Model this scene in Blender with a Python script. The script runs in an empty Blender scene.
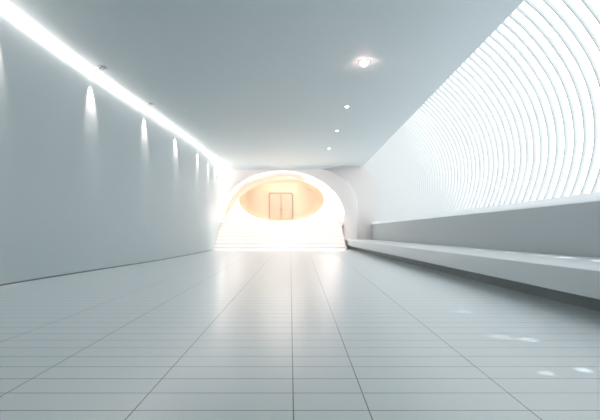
import bpy, bmesh, math
from mathutils import Vector
import numpy as np

S = bpy.context.scene
COL = S.collection
PI = math.pi
F, H = 400.0, 1.2            # focal length in px of a 600 px wide frame, eye height in metres

# ------------------------------------------------------------------ materials
def new_mat(name):
    m = bpy.data.materials.new(name); m.use_nodes = True
    nt = m.node_tree; nt.nodes.clear()
    out = nt.nodes.new('ShaderNodeOutputMaterial')
    return m, nt, out

def principled(name, col, rough=0.5, metal=0.0, spec=0.5, emit=None, estr=0.0, noise=0.0, nscale=3.0, trans=0.0):
    m, nt, out = new_mat(name)
    b = nt.nodes.new('ShaderNodeBsdfPrincipled')
    b.inputs['Base Color'].default_value = (*col, 1)
    b.inputs['Roughness'].default_value = rough
    b.inputs['Metallic'].default_value = metal
    b.inputs['Specular IOR Level'].default_value = spec
    if emit:
        b.inputs['Emission Color'].default_value = (*emit, 1)
        b.inputs['Emission Strength'].default_value = estr
    if noise:
        tc = nt.nodes.new('ShaderNodeTexCoord')
        n = nt.nodes.new('ShaderNodeTexNoise'); n.inputs['Scale'].default_value = nscale
        n.inputs['Detail'].default_value = 3
        nt.links.new(tc.outputs['Object'], n.inputs['Vector'])
        mx = nt.nodes.new('ShaderNodeMixRGB')
        mx.inputs[1].default_value = (*[c*(1-noise) for c in col], 1)
        mx.inputs[2].default_value = (*[min(1, c*(1+noise)) for c in col], 1)
        nt.links.new(n.outputs['Fac'], mx.inputs[0])
        nt.links.new(mx.outputs[0], b.inputs['Base Color'])
    sh = b.outputs[0]
    if trans:
        t = nt.nodes.new('ShaderNodeBsdfTranslucent'); t.inputs['Color'].default_value = (*col, 1)
        ms = nt.nodes.new('ShaderNodeMixShader'); ms.inputs[0].default_value = trans
        nt.links.new(b.outputs[0], ms.inputs[1]); nt.links.new(t.outputs[0], ms.inputs[2])
        sh = ms.outputs[0]
    nt.links.new(sh, out.inputs[0])
    return m

def lamp_mat(name, col, strength):
    m, nt, out = new_mat(name)
    e = nt.nodes.new('ShaderNodeEmission')
    e.inputs[0].default_value = (*col, 1); e.inputs[1].default_value = strength
    nt.links.new(e.outputs[0], out.inputs[0])
    return m

PLASTER = principled('wall_plaster', (.572, .66, .687), .55, spec=.3, noise=.012, nscale=.6)
CEIL = principled('ceiling_paint', (.60, .685, .71), .6, spec=.25, noise=.01, nscale=.5)
GREY = principled('grey_render', (.50, .555, .58), .6, spec=.25, noise=.015, nscale=.8)
BENCHM = principled('bench_solid_surface', (.71, .765, .78), .38, spec=.4, noise=.012, nscale=1.2)
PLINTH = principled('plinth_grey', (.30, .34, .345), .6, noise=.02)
GAP_SHADE = principled('gap_shade', (.20, .23, .235), .8)
WHITE = principled('white_plaster', (.86, .825, .81), .5, spec=.3, noise=.008)
STEP = principled('step_white', (.86, .835, .81), .4, spec=.35, noise=.01)
FIN = principled('fin_white', (.86, .885, .885), .42, spec=.3, noise=.008, trans=.58)
SILL = principled('sill_white', (.80, .84, .85), .45, noise=.008, trans=.34)
FIN_EDGE_SHADE = principled('fin_edge_shade', (.17, .19, .195), .5, noise=.02)  # darker than the fins so their edges read as shaded
PEACH = principled('peach_plaster', (.93, .785, .60), .55, spec=.2, noise=.015, nscale=1.4)
TAN_SHADE = principled('tan_shade_line', (.74, .61, .51), .6)
DOORM = principled('door_lacquer', (.78, .62, .48), .4, noise=.02, nscale=2)
DOORF = principled('door_gap', (.36, .27, .21), .5)
BRASS = principled('handle_metal', (.55, .42, .30), .3, metal=.9)
CHROME = principled('chrome', (.40, .42, .43), .2, metal=1.0)
DARK = principled('dark_can', (.12, .13, .13), .4)
WHITEP = principled('white_metal', (.85, .85, .85), .35)
LED = lamp_mat('led_diffuser', (1, .88, .82), 6.5)
GLAZ = lamp_mat('lit_frosted_glazing', (.94, .972, 1.0), 1.35)
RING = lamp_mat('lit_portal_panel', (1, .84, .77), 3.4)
LENS = lamp_mat('downlight_lens', (1, .92, .88), 5.0)
LENSB = lamp_mat('large_lens', (1, .62, .56), 30.0)
EDGE = lamp_mat('arch_edge_led', (1, .80, .74), 3.0)
LENSD = lamp_mat('small_lens', (1, .95, .92), 6.0)

def floor_material():
    m, nt, out = new_mat('floor_tiles')
    b = nt.nodes.new('ShaderNodeBsdfPrincipled')
    tc = nt.nodes.new('ShaderNodeTexCoord')
    sx = nt.nodes.new('ShaderNodeSeparateXYZ'); nt.links.new(tc.outputs['Object'], sx.inputs[0])
    def M(op, a, c=None, d=None):
        n = nt.nodes.new('ShaderNodeMath'); n.operation = op
        for i, v in enumerate((a, c, d)):
            if v is None: continue
            if isinstance(v, (int, float)): n.inputs[i].default_value = v
            else: nt.links.new(v, n.inputs[i])
        return n.outputs[0]
    X, Y = sx.outputs[0], sx.outputs[1]
    # cross joints, every .2955 m
    fr = M('PINGPONG', M('ADD', Y, -3.0 + .2955*20), .2955/2)
    row = M('MULTIPLY', M('LESS_THAN', fr, .0065), ROW_DARK)
    lines = row
    for a, s, w in SEAMS:
        d = M('ABSOLUTE', M('SUBTRACT', X, M('MULTIPLY_ADD', Y, s, a)))
        lines = M('MAXIMUM', lines, M('MULTIPLY', M('LESS_THAN', d, w), .9))
    # slight tone differences between planks
    wn = nt.nodes.new('ShaderNodeTexNoise'); wn.inputs['Scale'].default_value = .35; wn.inputs['Detail'].default_value = 0
    nt.links.new(tc.outputs['Object'], wn.inputs['Vector'])
    mx = nt.nodes.new('ShaderNodeMixRGB')
    mx.inputs[1].default_value = (.785, .86, .875, 1); mx.inputs[2].default_value = (.825, .90, .915, 1)
    nt.links.new(wn.outputs['Fac'], mx.inputs[0])
    m2 = nt.nodes.new('ShaderNodeMixRGB'); m2.inputs[2].default_value = (.10, .125, .13, 1)
    nt.links.new(lines, m2.inputs[0]); nt.links.new(mx.outputs[0], m2.inputs[1])
    nt.links.new(m2.outputs[0], b.inputs['Base Color'])
    b.inputs['Roughness'].default_value = .29
    b.inputs['Specular IOR Level'].default_value = .8
    nt.links.new(b.outputs[0], out.inputs[0])
    return m
ROW_DARK = .62
# (x at y=0, drift per metre, half width): the long joints fan out slightly towards the stairs
SEAMS = [(-3.18, .0, .004), (-2.10, -.008, .004), (-1.074, .006, .0045), (.020, .001, .0045),
         (.455, .0291, .0045), (1.49, .049, .0045)]
FLOORM = floor_material()

# ------------------------------------------------------------------ mesh helpers
def obj(name, verts, faces, mat, parent=None, smooth=False, angle=40):
    me = bpy.data.meshes.new(name)
    me.from_pydata([tuple(map(float, v)) for v in verts], [], faces)
    bm = bmesh.new(); bm.from_mesh(me)
    bmesh.ops.remove_doubles(bm, verts=bm.verts, dist=1e-5)
    bmesh.ops.recalc_face_normals(bm, faces=bm.faces)
    bm.to_mesh(me); bm.free()
    me.materials.append(mat)
    if smooth:
        for p in me.polygons: p.use_smooth = True
        try: me.set_sharp_from_angle(angle=math.radians(angle))
        except Exception: pass
    o = bpy.data.objects.new(name, me); COL.objects.link(o)
    if parent:
        o.parent = parent
        o.location = -Vector(parent.location)
    return o

def box(x0, x1, y0, y1, z0, z1):
    v = [(x, y, z) for x in (x0, x1) for y in (y0, y1) for z in (z0, z1)]
    f = [(0,1,3,2), (4,6,7,5), (0,4,5,1), (2,3,7,6), (0,2,6,4), (1,5,7,3)]
    return v, f

def boxo(name, dims, mat, parent=None, bevel=0.0, seg=2):
    o = obj(name, *box(*dims), mat, parent)
    if bevel:
        bm = bmesh.new(); bm.from_mesh(o.data)
        bmesh.ops.bevel(bm, geom=bm.edges[:], offset=bevel, segments=seg, affect='EDGES', profile=.5)
        bm.to_mesh(o.data); bm.free()
        for p in o.data.polygons: p.use_smooth = True
        o.data.set_sharp_from_angle(angle=math.radians(50))
    return o

def extrude_xz(poly, y0, y1, off0=(0,0), off1=(0,0)):
    n = len(poly)
    v = [(x+off0[0], y0, z+off0[1]) for x, z in poly] + [(x+off1[0], y1, z+off1[1]) for x, z in poly]
    f = [tuple(range(n)), tuple(range(2*n-1, n-1, -1))]
    f += [(i, (i+1) % n, n+(i+1) % n, n+i) for i in range(n)]
    return v, f

def sheet(rows, closed=False):
    """grid of point rows -> quads"""
    v = [p for r in rows for p in r]; n = len(rows[0]); f = []
    for i in range(len(rows)-1):
        for j in range(n if closed else n-1):
            a, b = i*n+j, i*n+(j+1) % n
            f.append((a, b, b+n, a+n))
    return v, f

def lathe(prof, c, seg=28):
    """profile (r, z) around the vertical axis through c"""
    rows = [[(c[0]+r*math.cos(2*PI*k/seg), c[1]+r*math.sin(2*PI*k/seg), c[2]+z) for k in range(seg)] for r, z in prof]
    return sheet(rows, True)

def empty(name, loc, label, cat, group=None):
    o = bpy.data.objects.new(name, None); COL.objects.link(o)
    o.location = loc; o.empty_display_size = .2
    tag(o, label, cat, group); return o

def tag(o, label, cat, group=None):
    o['label'] = label; o['category'] = cat
    if group: o['group'] = group
    return o

def struct(o):
    o['kind'] = 'structure'; return o

def cr(pts, n):
    """Catmull-Rom through pts (tuples), n samples a span"""
    P = [np.array(p, float) for p in pts]; P = [2*P[0]-P[1]] + P + [2*P[-1]-P[-2]]
    out = []
    for i in range(1, len(P)-2):
        for k in range(n):
            t = k/n
            out.append(.5*(2*P[i] + (P[i+1]-P[i-1])*t + (2*P[i-1]-5*P[i]+4*P[i+1]-P[i+2])*t*t + (3*P[i]-P[i-1]-3*P[i+1]+P[i+2])*t**3))
    out.append(P[-2]); return out

YB, YE = -4.0, 31.3          # back of the room, face of the portal wall
ZC = 6.47                    # ceiling height
def ceil_edge(y): return 5.14 + .019*y

# ------------------------------------------------------------------ floor, ceiling
fl = struct(obj('floor', [(-8, YB-.5, 0), (8, YB-.5, 0), (8, 34, 0), (-8, 34, 0)], [(0, 1, 2, 3)], FLOORM))
# left wall: gently bowed plan, leaning in towards the far end.  (y, x at the base, x at the top)
LW = cr([(-4.5, -6.60, -6.72), (4, -6.59, -6.70), (9.3, -6.56, -6.66), (13.1, -6.20, -6.48), (17, -5.78, -6.10), (20.5, -5.56, -5.76),
         (24.2, -5.46, -5.50), (28, -5.42, -5.44), (31.5, -5.36, -5.42)], 8)
def lw(y):
    ys = [p[0] for p in LW]
    return float(np.interp(y, ys, [p[1] for p in LW])), float(np.interp(y, ys, [p[2] for p in LW]))
inner = [[(p[1]*(1-t)+p[2]*t, p[0], ZC*t) for t in np.linspace(0, 1, 9)] for p in LW]
outer = [[(p[1]*(1-t)+p[2]*t-.25, p[0], ZC*t) for t in np.linspace(0, 1, 9)] for p in LW]
v1, f1 = sheet(inner); v2, f2 = sheet(outer)
n1 = len(v1)
struct(obj('wall_left', v1+v2, f1+[tuple(i+n1 for i in f) for f in f2], PLASTER, smooth=True))
# thin dark strip, coloured as the shade of a gap where wall meets floor
rows = [[(p[1]+.012, p[0], 0), (p[1]+.012+(p[2]-p[1])*.05/ZC, p[0], .034), (p[1]-.01, p[0], .034)] for p in LW]
struct(obj('gap_shade_left', *sheet(rows), GAP_SHADE))
rows = [[(p[2]-.2, p[0], ZC), (0, p[0], ZC), (ceil_edge(p[0]), p[0], ZC), (ceil_edge(p[0])+.0, p[0], ZC+.2), (p[2]-.2, p[0], ZC+.2)] for p in LW]
struct(obj('ceiling', *sheet(rows, True), CEIL))
struct(boxo('wall_back', (-7.2, 7.6, YB-.4, YB-.1, 0, ZC+.2), PLASTER))

# ------------------------------------------------------------------ lit cove strip along the top of the left wall
strip = empty('light_strip', (-6.6, 4, ZC-.2), 'long glowing warm white light strip where the left wall meets the ceiling', 'light')
def sweep_strip(prof):
    rows = []
    for p in LW:
        if p[0] < -3.8 or p[0] > 31.2: continue
        rows.append([(p[2]+dx, p[0], ZC+dz) for dx, dz in prof])
    return rows
R_ = .105
prof = [(R_*math.cos(a)*1.0, -R_*.0 - R_*1.75*math.sin(a) if False else -R_*1.55*math.sin(a)) for a in np.linspace(0, PI/2, 9)]
prof = [(dx+.03, dz-.004) for dx, dz in prof]
prof = [(.03, -.004)] + prof
obj('diffuser', *sheet(sweep_strip(prof), True), LED, strip, smooth=True)
def tube(path, rad, seg=12):
    path = [np.array(p, float) for p in path]; rows = []
    for i, p in enumerate(path):
        t = path[min(i+1, len(path)-1)] - path[max(i-1, 0)]; t /= np.linalg.norm(t)
        u = np.cross(t, (1, 0, 0)); u /= np.linalg.norm(u); w_ = np.cross(t, u)
        q = rad*(1 if i < len(path)-1 else .3)
        rows.append([tuple(p+q*(math.cos(2*PI*k/seg)*u+math.sin(2*PI*k/seg)*w_)) for k in range(seg)])
    return sheet(rows, True)
dn = cr([(lw(28.6)[1]+.14, 28.6, 6.36), (lw(29.8)[1]+.13, 29.8, 6.20), (-5.27, 30.7, 5.75), (-5.24, 31.12, 5.0), (-5.235, 31.17, 3.9), (-5.235, 31.18, 2.5)], 7)
obj('curved_end', *tube(dn, .085), LED, strip, smooth=True)

# ------------------------------------------------------------------ right side: parapet, bench, curved window wall
struct(boxo('wall_right', (6.43, 6.75, YB-.1, 31.7, 0, 1.86), GREY))
bench = empty('bench', (5.2, 13, 0), 'long pale grey floating bench along the right wall under the ribbed window', 'bench')
sl = boxo('seat_slab', (4.20, 6.428, YB, YE-.02, .293, .685), BENCHM, bench, .018, 3)
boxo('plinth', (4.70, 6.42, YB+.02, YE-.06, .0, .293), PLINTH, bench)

PROF = cr([(6.43, 1.88), (6.60, 2.14), (6.80, 2.75), (6.90, 3.40), (6.83, 4.15), (6.58, 4.90), (6.18, 5.55), (5.72, 6.10), (5.31, 6.47)], 6)
def drift(y, z):           # the vault follows the ceiling edge, upright at the sill
    return (ceil_edge(y) - 5.31) * max(0, (z-1.88)/(ZC-1.88))
def normals(P):
    N = []
    for i in range(len(P)):
        t = P[min(i+1, len(P)-1)] - P[max(i-1, 0)]; t /= np.linalg.norm(t)
        N.append(np.array([-t[1], t[0]]))      # points into the room
    return N
PROF.append(PROF[-1] + (PROF[-1]-PROF[-2])/np.linalg.norm(PROF[-1]-PROF[-2])*.24)   # runs on above the ceiling
NRM = normals(PROF)
WY0, WY1 = WIN_Y = (2.6, 31.7)
ys = np.linspace(WY0, WY1, 40)
glz = [[(p[0]-n[0]*.12+drift(y, p[1]), y, p[1]-n[1]*.12) for p, n in zip(PROF, NRM)] for y in ys]
win = struct(obj('window_1', *sheet(glz), GLAZ, smooth=True))
# solid vault wall before the window starts
g2 = [[(p[0]+drift(y, p[1]), y, p[1]) for p in PROF[:-1]] for y in np.linspace(YB-.2, WY0, 8)]
g3 = [[(p[0]+.2+drift(y, p[1]), y, p[1]+.1) for p in PROF[:-1]] for y in np.linspace(YB-.2, WY0, 8)]
va, fa = sheet(g2); vb, fb = sheet(g3)
struct(obj('wall_right_vault', va+vb, fa+[tuple(i+len(va) for i in f) for f in fb], PLASTER, smooth=True))

scr = empty('fin_screen', (6.5, 18, 1.88), 'curved white ribbed screen of closely spaced fins over the bright window on the right', 'screen')
# coved sill rail below the fins and the top rail against the ceiling
k0 = 5
rows = []
for y in np.linspace(WY0, 31.65, 30):
    a = [(p[0]+drift(y, p[1]), y, p[1]) for p in PROF[:k0+1]]
    b = [(p[0]-n[0]*.2+drift(y, p[1]), y, p[1]-n[1]*.2) for p, n in zip(PROF[:k0+1], NRM)]
    rows.append(a + b[::-1])
obj('sill_rail', *sheet(rows, True), SILL, scr, smooth=True)
FD, FT = .105, .036          # fin depth and thickness
NF = 90; SP = .33
def fin_mesh(y):
    rows = []
    for p, n in zip(PROF[k0:], NRM[k0:]):
        dx = drift(y, p[1])
        i_ = (p[0]+dx, p[1]); o_ = (p[0]-n[0]*FD+dx, p[1]-n[1]*FD)
        rows.append([(i_[0]-n[0]*.012, y-FT/2, i_[1]-n[1]*.012), (i_[0], y-FT/4, i_[1]), (i_[0], y+FT/4, i_[1]), (i_[0]-n[0]*.012, y+FT/2, i_[1]-n[1]*.012),
                     (o_[0], y+FT/2, o_[1]), (o_[0], y-FT/2, o_[1])])
    return sheet(rows, True)
for i in range(NF):
    y = 2.80 + i*SP
    if y > 31.6: break
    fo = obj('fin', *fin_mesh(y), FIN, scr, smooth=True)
    fo.data.materials.append(FIN_EDGE_SHADE)
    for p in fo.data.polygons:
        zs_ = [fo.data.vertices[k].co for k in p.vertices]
        # narrow edge facing the room, darkened in colour to look shaded
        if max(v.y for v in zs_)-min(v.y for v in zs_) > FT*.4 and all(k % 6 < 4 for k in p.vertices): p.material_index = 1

# ------------------------------------------------------------------ far end: portal wall, arch, lit oval, stairs, door
CX = -.66
def arch(t, rl, rr_, ry, n=2.0, zs=2.2, cx=CX):
    """t 0..1 from right springing over the top to the left springing"""
    a = PI*t; c, s = math.cos(a), math.sin(a)
    x = (abs(c)**(2/n))*(1 if c >= 0 else -1); z = abs(s)**(2/n)
    return (cx + (rr_ if c >= 0 else rl)*x, zs + ry*z)
T = np.linspace(0, 1, 65)
AO = [(4.18, 0)] + [arch(t, 4.70, 4.84, 3.73) for t in T] + [(CX-4.70, 0)]        # opening
def scaled(d): return [(4.18+d, 0)] + [arch(t, 4.70+d*.4, 4.84+d, 3.73+d) for t in T] + [(CX-4.70-d*.4, 0)]
HO = [(5.34, 0)] + [arch(t, 4.92, 6.0, 4.30, 2.9 if t < .5 else 18) for t in T] + [(CX-4.92, 0)]    # outer line of the raised surround
def at(poly, y): return [(x, y, z) for x, z in poly]
# raised surround: outer edge back to the end wall, rounded lip into the opening
rows = [at(HO, 31.75), at(HO, YE+.10), at([(x*.985+CX*.015, z*.992) for x, z in HO], YE), at(scaled(.16), YE), at(scaled(.06), YE+.04), at(scaled(0), YE+.14), at(AO, 33.4)]
struct(obj('trim_1', *sheet(rows), WHITE, smooth=True, angle=50))
rows = []
for x in np.linspace(-5.40, 4.6, 60):
    q = .03 + .44*(1 if x < .2 else max(0, math.cos(PI/2*(x-.2)/4.4))**1.3)
    rows.append([(x, YE+.02-q+q*math.sin(a), ZC+.01-q+q*math.cos(a)) for a in np.linspace(0, PI/2, 12)] + [(x, YE+.06, ZC+.05)])
struct(obj('trim_3', *sheet(rows, True), CEIL, smooth=True))
# end wall behind it, up to the ceiling and across to the window
def border(k, n):
    s = k/(n-1)
    return None
rect = []
for (x, z) in HO:
    dx, dz = x-CX, z-2.2
    if z <= 2.2: rect.append((7.3 if dx > 0 else -6.0, z)); continue
    k = min(((7.3-CX) if dx > 0 else (CX+6.0))/max(abs(dx), 1e-6), (ZC+.2-2.2)/max(dz, 1e-6))
    rect.append((CX+dx*k, 2.2+dz*k))
struct(obj('wall_far', *sheet([at(HO, 31.72), at(rect, 31.72)]), WHITE))
# glowing back panel of the arch around the oval
OX, OZ, ORX, ORZ = -.71, 3.97, 3.52, 1.78
NE = 96
def ell(rx, rz, cx=OX, cz=OZ, y=0): return [(cx+rx*math.cos(2*PI*k/NE), y, cz+rz*math.sin(2*PI*k/NE)) for k in range(NE)]
def panel_outer(y):
    out = []
    for k in range(NE):
        c, s = math.cos(2*PI*k/NE), math.sin(2*PI*k/NE)
        lo, hi = 0.0, 9.0
        for _ in range(40):
            mid = (lo+hi)/2; x, z = OX+c*mid, OZ+s*mid
            u = (x-CX)/(4.84 if x > CX else 4.70); w = max(0, (z-2.2)/3.73)
            if u*u+w*w < 1 and z > 2.04: lo = mid
            else: hi = mid
        out.append((OX+c*lo, y, OZ+s*lo))
    return out
pl = empty('portal_light', (CX, 33.4, 2.04), 'glowing white arched light panel around the oval niche at the far end', 'light')
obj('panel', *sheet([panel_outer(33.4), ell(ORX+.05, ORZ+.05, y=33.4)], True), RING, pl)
obj('panel_rim', *sheet([ell(ORX+.07, ORZ+.07, y=33.4), ell(ORX+.05, ORZ+.05, y=33.36), ell(ORX, ORZ, y=33.38), ell(ORX, ORZ, y=33.41)], True), PEACH, pl, smooth=True)
edge = cr([(x+(.06 if x > CX else -.06), YE+.01, z+.06) for x, z in [arch(t, 4.70, 4.84, 3.73) for t in np.linspace(.03, .82, 33)]], 2)
def tube_xz(path, rad, seg=8):
    rows = []
    for i, p in enumerate(path):
        t = path[min(i+1, len(path)-1)] - path[max(i-1, 0)]; t = t/np.linalg.norm(t)
        u = np.array([-t[2], 0, t[0]]); w_ = np.array([0, 1.0, 0])
        rows.append([tuple(p+rad*(math.cos(2*PI*k/seg)*u+math.sin(2*PI*k/seg)*w_)) for k in range(seg)])
    return sheet(rows, True)
obj('edge_strip', *tube_xz(edge, .055), EDGE, pl, smooth=True)
# peach crescent lip on the upper left of the arch
cres_o, cres_i = [], []
for t in np.linspace(.36, 1.02, 50):
    a = PI*t
    w = max(0, math.sin(PI*(t-.36)/.66))**.6
    ro = 1.0; x = CX+4.64*math.cos(a); z = 2.25+3.66*math.sin(a)
    th = .36*w
    nx, nz = math.cos(a)/4.56, math.sin(a)/3.58; l = math.hypot(nx, nz)
    cres_o.append((x, z)); cres_i.append((x-nx/l*th, z-nz/l*th))
rows = [at(cres_i, 33.38), at(cres_i, 33.12), at(cres_o, 32.9), at(cres_o, 33.38)]
struct(obj('trim_2', *sheet(rows, False), PEACH, smooth=True))
# niche
rows = [ell(ORX, ORZ, y=33.43), ell(ORX+.02, ORZ+.02, y=34.2), ell(ORX-.03, ORZ-.03, y=34.9), ell(ORX-.25, ORZ-.2, y=35.25), ell(ORX-.6, ORZ-.42, y=35.3)]
v, f = sheet(rows, True)
n = len(v); v.append((OX, 35.3, OZ)); b = n-NE
f += [(b+k, b+(k+1) % NE, n) for k in range(NE)]
struct(obj('wall_niche', v, f, PEACH, smooth=True, angle=80))
# door
DX0, DX1, DZ0, DZ1 = -1.84, .27, 2.27, 4.72
door = struct(bpy.data.objects.new('door_1', None)); COL.objects.link(door); door.location = ((DX0+DX1)/2, 35.2, DZ0)
def rrect(x0, x1, z0, z1, r, n=5):
    pts = [(x0, z0), (x1, z0)]
    for k in range(n+1):
        a = PI/2*k/n; pts.append((x1-r+r*math.cos(a), z1-r+r*math.sin(a)))
    for k in range(n+1):
        a = PI/2+PI/2*k/n; pts.append((x0+r+r*math.cos(a), z1-r+r*math.sin(a)))
    return pts
obj('door_frame', *extrude_xz(rrect(DX0+.02, DX1-.02, DZ0, DZ1, .17), 35.17, 35.28), DOORF, door)
xm = (DX0+DX1)/2
pts = rrect(DX0+.075, DX1-.075, DZ0, DZ1-.075, .12)
left = [(min(x, xm-.022), z) for x, z in pts]; right = [(max(x, xm+.022), z) for x, z in pts]
for side, poly in ((-1, left), (1, right)):
    lf = obj('door_leaf', *extrude_xz(poly, 35.12, 35.20), DOORM, door)
    hx = xm + side*.10
    hv, hf = box(hx-.03, hx+.03, 35.06, 35.12, 3.18, 3.36)
    h = obj('door_handle', hv, hf, BRASS); h.parent = lf; h.location = (0, 0, 0)
# stairs: eight broad steps
st = empty('staircase', (CX, 29.5, 0), 'broad white staircase of eight steps rising to the oval niche and double door', 'stairs')
for k in range(8):
    y0 = 28.2 + .42*k; z1 = .255*(k+1)
    y1 = 33.36 if k == 7 else y0+.42+.06
    def wx(y):
        xb, xt = lw(min(y, 31.3)); return xb+(xt-xb)*(z1+.1)/ZC + .012
    xl = wx
    xr = 3.98 if k < 7 else 4.12
    if k == 7: xl = lambda y: CX-4.66
    def slab(name, ya, yb, za, zb, mat, bev=0):
        o = boxo(name, (xl(ya), xr, ya, yb, za, zb), mat, st)
        for v in o.data.vertices:
            if v.co.x < 0: v.co.x = xl(v.co.y)
        if bev:
            bm = bmesh.new(); bm.from_mesh(o.data)
            bmesh.ops.bevel(bm, geom=bm.edges[:], offset=bev, segments=2, affect='EDGES', profile=.5)
            bm.to_mesh(o.data); bm.free()
    slab('step', y0, y1, z1-.255, z1-.045, STEP)
    slab('shadow_line', y0-.004, y0+.1, z1-.085, z1-.045, TAN_SHADE)  # tan strip in place of the shade under the tread
    slab('tread', y0-.03, y1, z1-.045, z1, STEP, .01)

# ------------------------------------------------------------------ ceiling lights
right_row = [(2.28, 12.3, 'largest glowing pink-white ceiling light, the nearest of the right-hand row'),
             (2.36, 16.6, 'second nearest small white ceiling light in the right-hand row'),
             (2.40, 20.5, 'third nearest small white ceiling light in the right-hand row, the faintest'),
             (2.42, 24.8, 'farthest small white ceiling light in the right-hand row, closest to the lit arch')]
for i, (x, y, lab) in enumerate(right_row):
    r = .125 if i == 0 else .08
    t = empty('ceiling_downlight', (x, y, ZC), lab, 'light', 'ceiling downlights in the right-hand row')
    obj('trim_ring', *lathe([(r*1.0, 0), (r*1.45, 0), (r*1.42, -.018), (r*1.1, -.03), (r*1.0, -.015), (r*1.0, 0)], (x, y, ZC)), WHITEP, t, smooth=True)
    dome = [(r*math.cos(a), -.012-(.13 if i == 0 else .06)*math.sin(a)) for a in np.linspace(0, PI/2*.98, 8)]
    obj('lens', *lathe(dome, (x, y, ZC)), LENSB if i == 0 else LENS, t, smooth=True)
left_row = [(-5.97, 12.7, 'small chrome ringed ceiling spotlight beside the light strip, nearer of the two'),
            (-5.72, 16.3, 'small chrome ringed ceiling spotlight beside the light strip, farther and fainter of the two')]
for x, y, lab in left_row:
    t = empty('ceiling_spotlight', (x, y, ZC), lab, 'light', 'chrome ceiling spotlights by the light strip')
    r = .105
    obj('chrome_ring', *lathe([(r*.85, 0), (r*1.35, 0), (r*1.3, -.035), (r*1.0, -.05), (r*.85, -.02)], (x, y, ZC)), CHROME, t, smooth=True)
    obj('dark_cup', *lathe([(r*.85, -.012), (r*.55, -.045), (r*.5, -.03)], (x, y, ZC)), DARK, t, smooth=True)
    obj('lens', *lathe([(r*.5, -.03), (r*.35, -.06), (.002, -.07)], (x, y, ZC)), WHITEP, t, smooth=True)
# wall washers under the strip, with their beams grazing the wall
def spot(name, loc, target, energy, size, blend, col=(1, .93, .9), rad=.03):
    l = bpy.data.lights.new(name, 'SPOT'); l.energy = energy; l.spot_size = math.radians(size); l.spot_blend = blend
    l.color = col; l.shadow_soft_size = rad
    o = bpy.data.objects.new(name, l); COL.objects.link(o); o.location = loc
    o.rotation_euler = (Vector(target)-Vector(loc)).to_track_quat('-Z', 'Y').to_euler()
    return o
ORD = ['at the edge of view nearest the camera', 'above the widest pool of light', 'above the second pool of light from the camera', 'above the third pool of light from the camera',
       'above the fourth pool of light from the camera', 'fifth along, near the arch', 'last one before the arch']
WASH = [8.93, 12.95, 16.7, 20.1, 23.8, 26.6, 28.9]
for i, y in enumerate(WASH):
    xb, xt = lw(y); z = 6.17
    xw = xb+(xt-xb)*z/ZC
    x = xw+.17
    t = empty('wall_washer', (x, y, z), 'small white spotlight under the light strip, '+ORD[i], 'light', 'wall spotlights under the strip')
    obj('housing', *lathe([(.01, .07), (.03, .07), (.038, .05), (.038, -.02), (.032, -.02), (.03, 0), (.01, .01)], (x, y, z)), WHITEP, t, smooth=True)
    obj('stem', *lathe([(.002, ZC-z), (.009, ZC-z), (.009, .06), (.002, .06)], (x, y, z), 10), WHITEP, t, smooth=True)
    obj('lens', *lathe([(.03, -.004), (.02, -.01), (.002, -.012)], (x, y, z)), LENSD, t, smooth=True)
    xa = xb+(xt-xb)*.40
    spot('washer_beam', (x, y, z-.05), (x-.31, y, 5.12), 165, 45, .5, (1, .80, .72))

# ------------------------------------------------------------------ added lamps without fittings
for x, y in ((2.42, 24.7), (-3.6, 24.7)):
    spot('stair_fill', (x, y, ZC-.25), (CX + (x-CX)*.8, 29.5, .7), 1500, 66, .8, (1, .89, .84), .12)  # added to brighten the stairs, no fitting built
def area(name, loc, target, energy, sx, sy, col):
    l = bpy.data.lights.new(name, 'AREA'); l.shape = 'RECTANGLE'; l.size = sx; l.size_y = sy; l.energy = energy; l.color = col
    o = bpy.data.objects.new(name, l); COL.objects.link(o); o.location = loc
    o.rotation_euler = (Vector(target)-Vector(loc)).to_track_quat('-Z', 'Y').to_euler(); return o
area('niche_fill', (OX, 34.3, 5.5), (OX, 35.0, 3.2), 24, 3.2, .3, (1, .88, .74))  # added fill for the niche, source unseen
area('arch_fill', (CX, 32.3, 5.7), (CX, 30.6, 1.0), 160, 5.0, .4, (1, .91, .86))  # added fill for the arch and steps, source unseen

for fx, fy, e, sz in ((2.69, 4.5, 480, 2.0), (2.42, 4.62, 260, 2.4), (2.19, 3.43, 520, 1.1), (2.57, 3.5, 700, 1.3), (2.62, 6.1, 300, 2.6), (2.55, 8.2, 300, 2.4)):
    spot('added_glint', (5.0, fy+.6, 6.35), (fx, fy, 0), e, sz, .7, (.93, .98, 1), .02)  # added pin spots imitate sun patches on the floor

for by, e in ((7.35, 420), (8.4, 480), (9.2, 320), (10.4, 420), (12.2, 420), (15.2, 420)):
    spot('added_glint', (4.95, by+.3, 6.3), (5.75, by, .685), e*3, 4.5, .8, (.93, .98, 1), .03)  # added spots imitate bright streaks on the bench top

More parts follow.
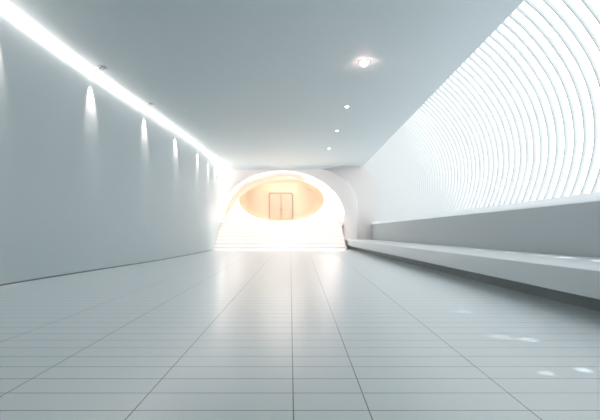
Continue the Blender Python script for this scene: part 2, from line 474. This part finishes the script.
# the setting, described
for n_, l_, c_ in (('floor', 'pale grey tiled floor with thin dark joints', 'floor'), ('ceiling', 'plain grey-blue flat ceiling', 'ceiling'),
                   ('wall_left', 'smooth bowed grey-blue wall with pools of spotlight', 'wall'), ('wall_right', 'low grey wall between bench and ribbed window', 'wall'),
                   ('wall_right_vault', 'curved wall where the ribbed window begins', 'wall'), ('wall_back', 'plain wall behind the viewer', 'wall'),
                   ('wall_far', 'pale end wall beside the arch', 'wall'), ('wall_niche', 'peach coloured oval niche around the door', 'wall'),
                   ('window_1', 'bright frosted glazing behind the white fins', 'window'), ('door_1', 'peach double door inside the oval niche', 'door'),
                   ('gap_shade_left', 'thin dark strip for the shadow gap at the foot of the left wall', 'shade_strip'), ('trim_1', 'raised white arch surround at the far end', 'trim'),
                   ('trim_2', 'peach crescent lip on the upper left of the arch', 'trim'), ('trim_3', 'soft cove between ceiling and arch', 'trim')):
    o = bpy.data.objects.get(n_)
    if o: o['label'] = l_; o['category'] = c_

# ------------------------------------------------------------------ world, camera, view
w = bpy.data.worlds.new('World'); S.world = w; w.use_nodes = True
w.node_tree.nodes['Background'].inputs[0].default_value = (.7, .8, .85, 1)
w.node_tree.nodes['Background'].inputs[1].default_value = .3
vs = w.node_tree.nodes.new('ShaderNodeVolumeScatter'); vs.inputs['Color'].default_value = (1, .99, .985, 1); vs.inputs['Density'].default_value = .013; vs.inputs['Anisotropy'].default_value = .65
w.node_tree.links.new(vs.outputs[0], w.node_tree.nodes['World Output'].inputs['Volume'])
cam = bpy.data.cameras.new('Camera'); co = bpy.data.objects.new('Camera', cam); COL.objects.link(co)
co.location = (0, 0, H); co.rotation_euler = (PI/2, 0, 0)
cam.sensor_width = 36; cam.lens = 36*F/600; cam.shift_x = 10/600; cam.shift_y = 23/600
cam.clip_start = .05; cam.clip_end = 200
S.camera = co
S.view_settings.view_transform = 'Standard'; S.view_settings.look = 'None'
S.view_settings.exposure = 0.86; S.view_settings.gamma = 1.0
S.view_settings.use_curve_mapping = False
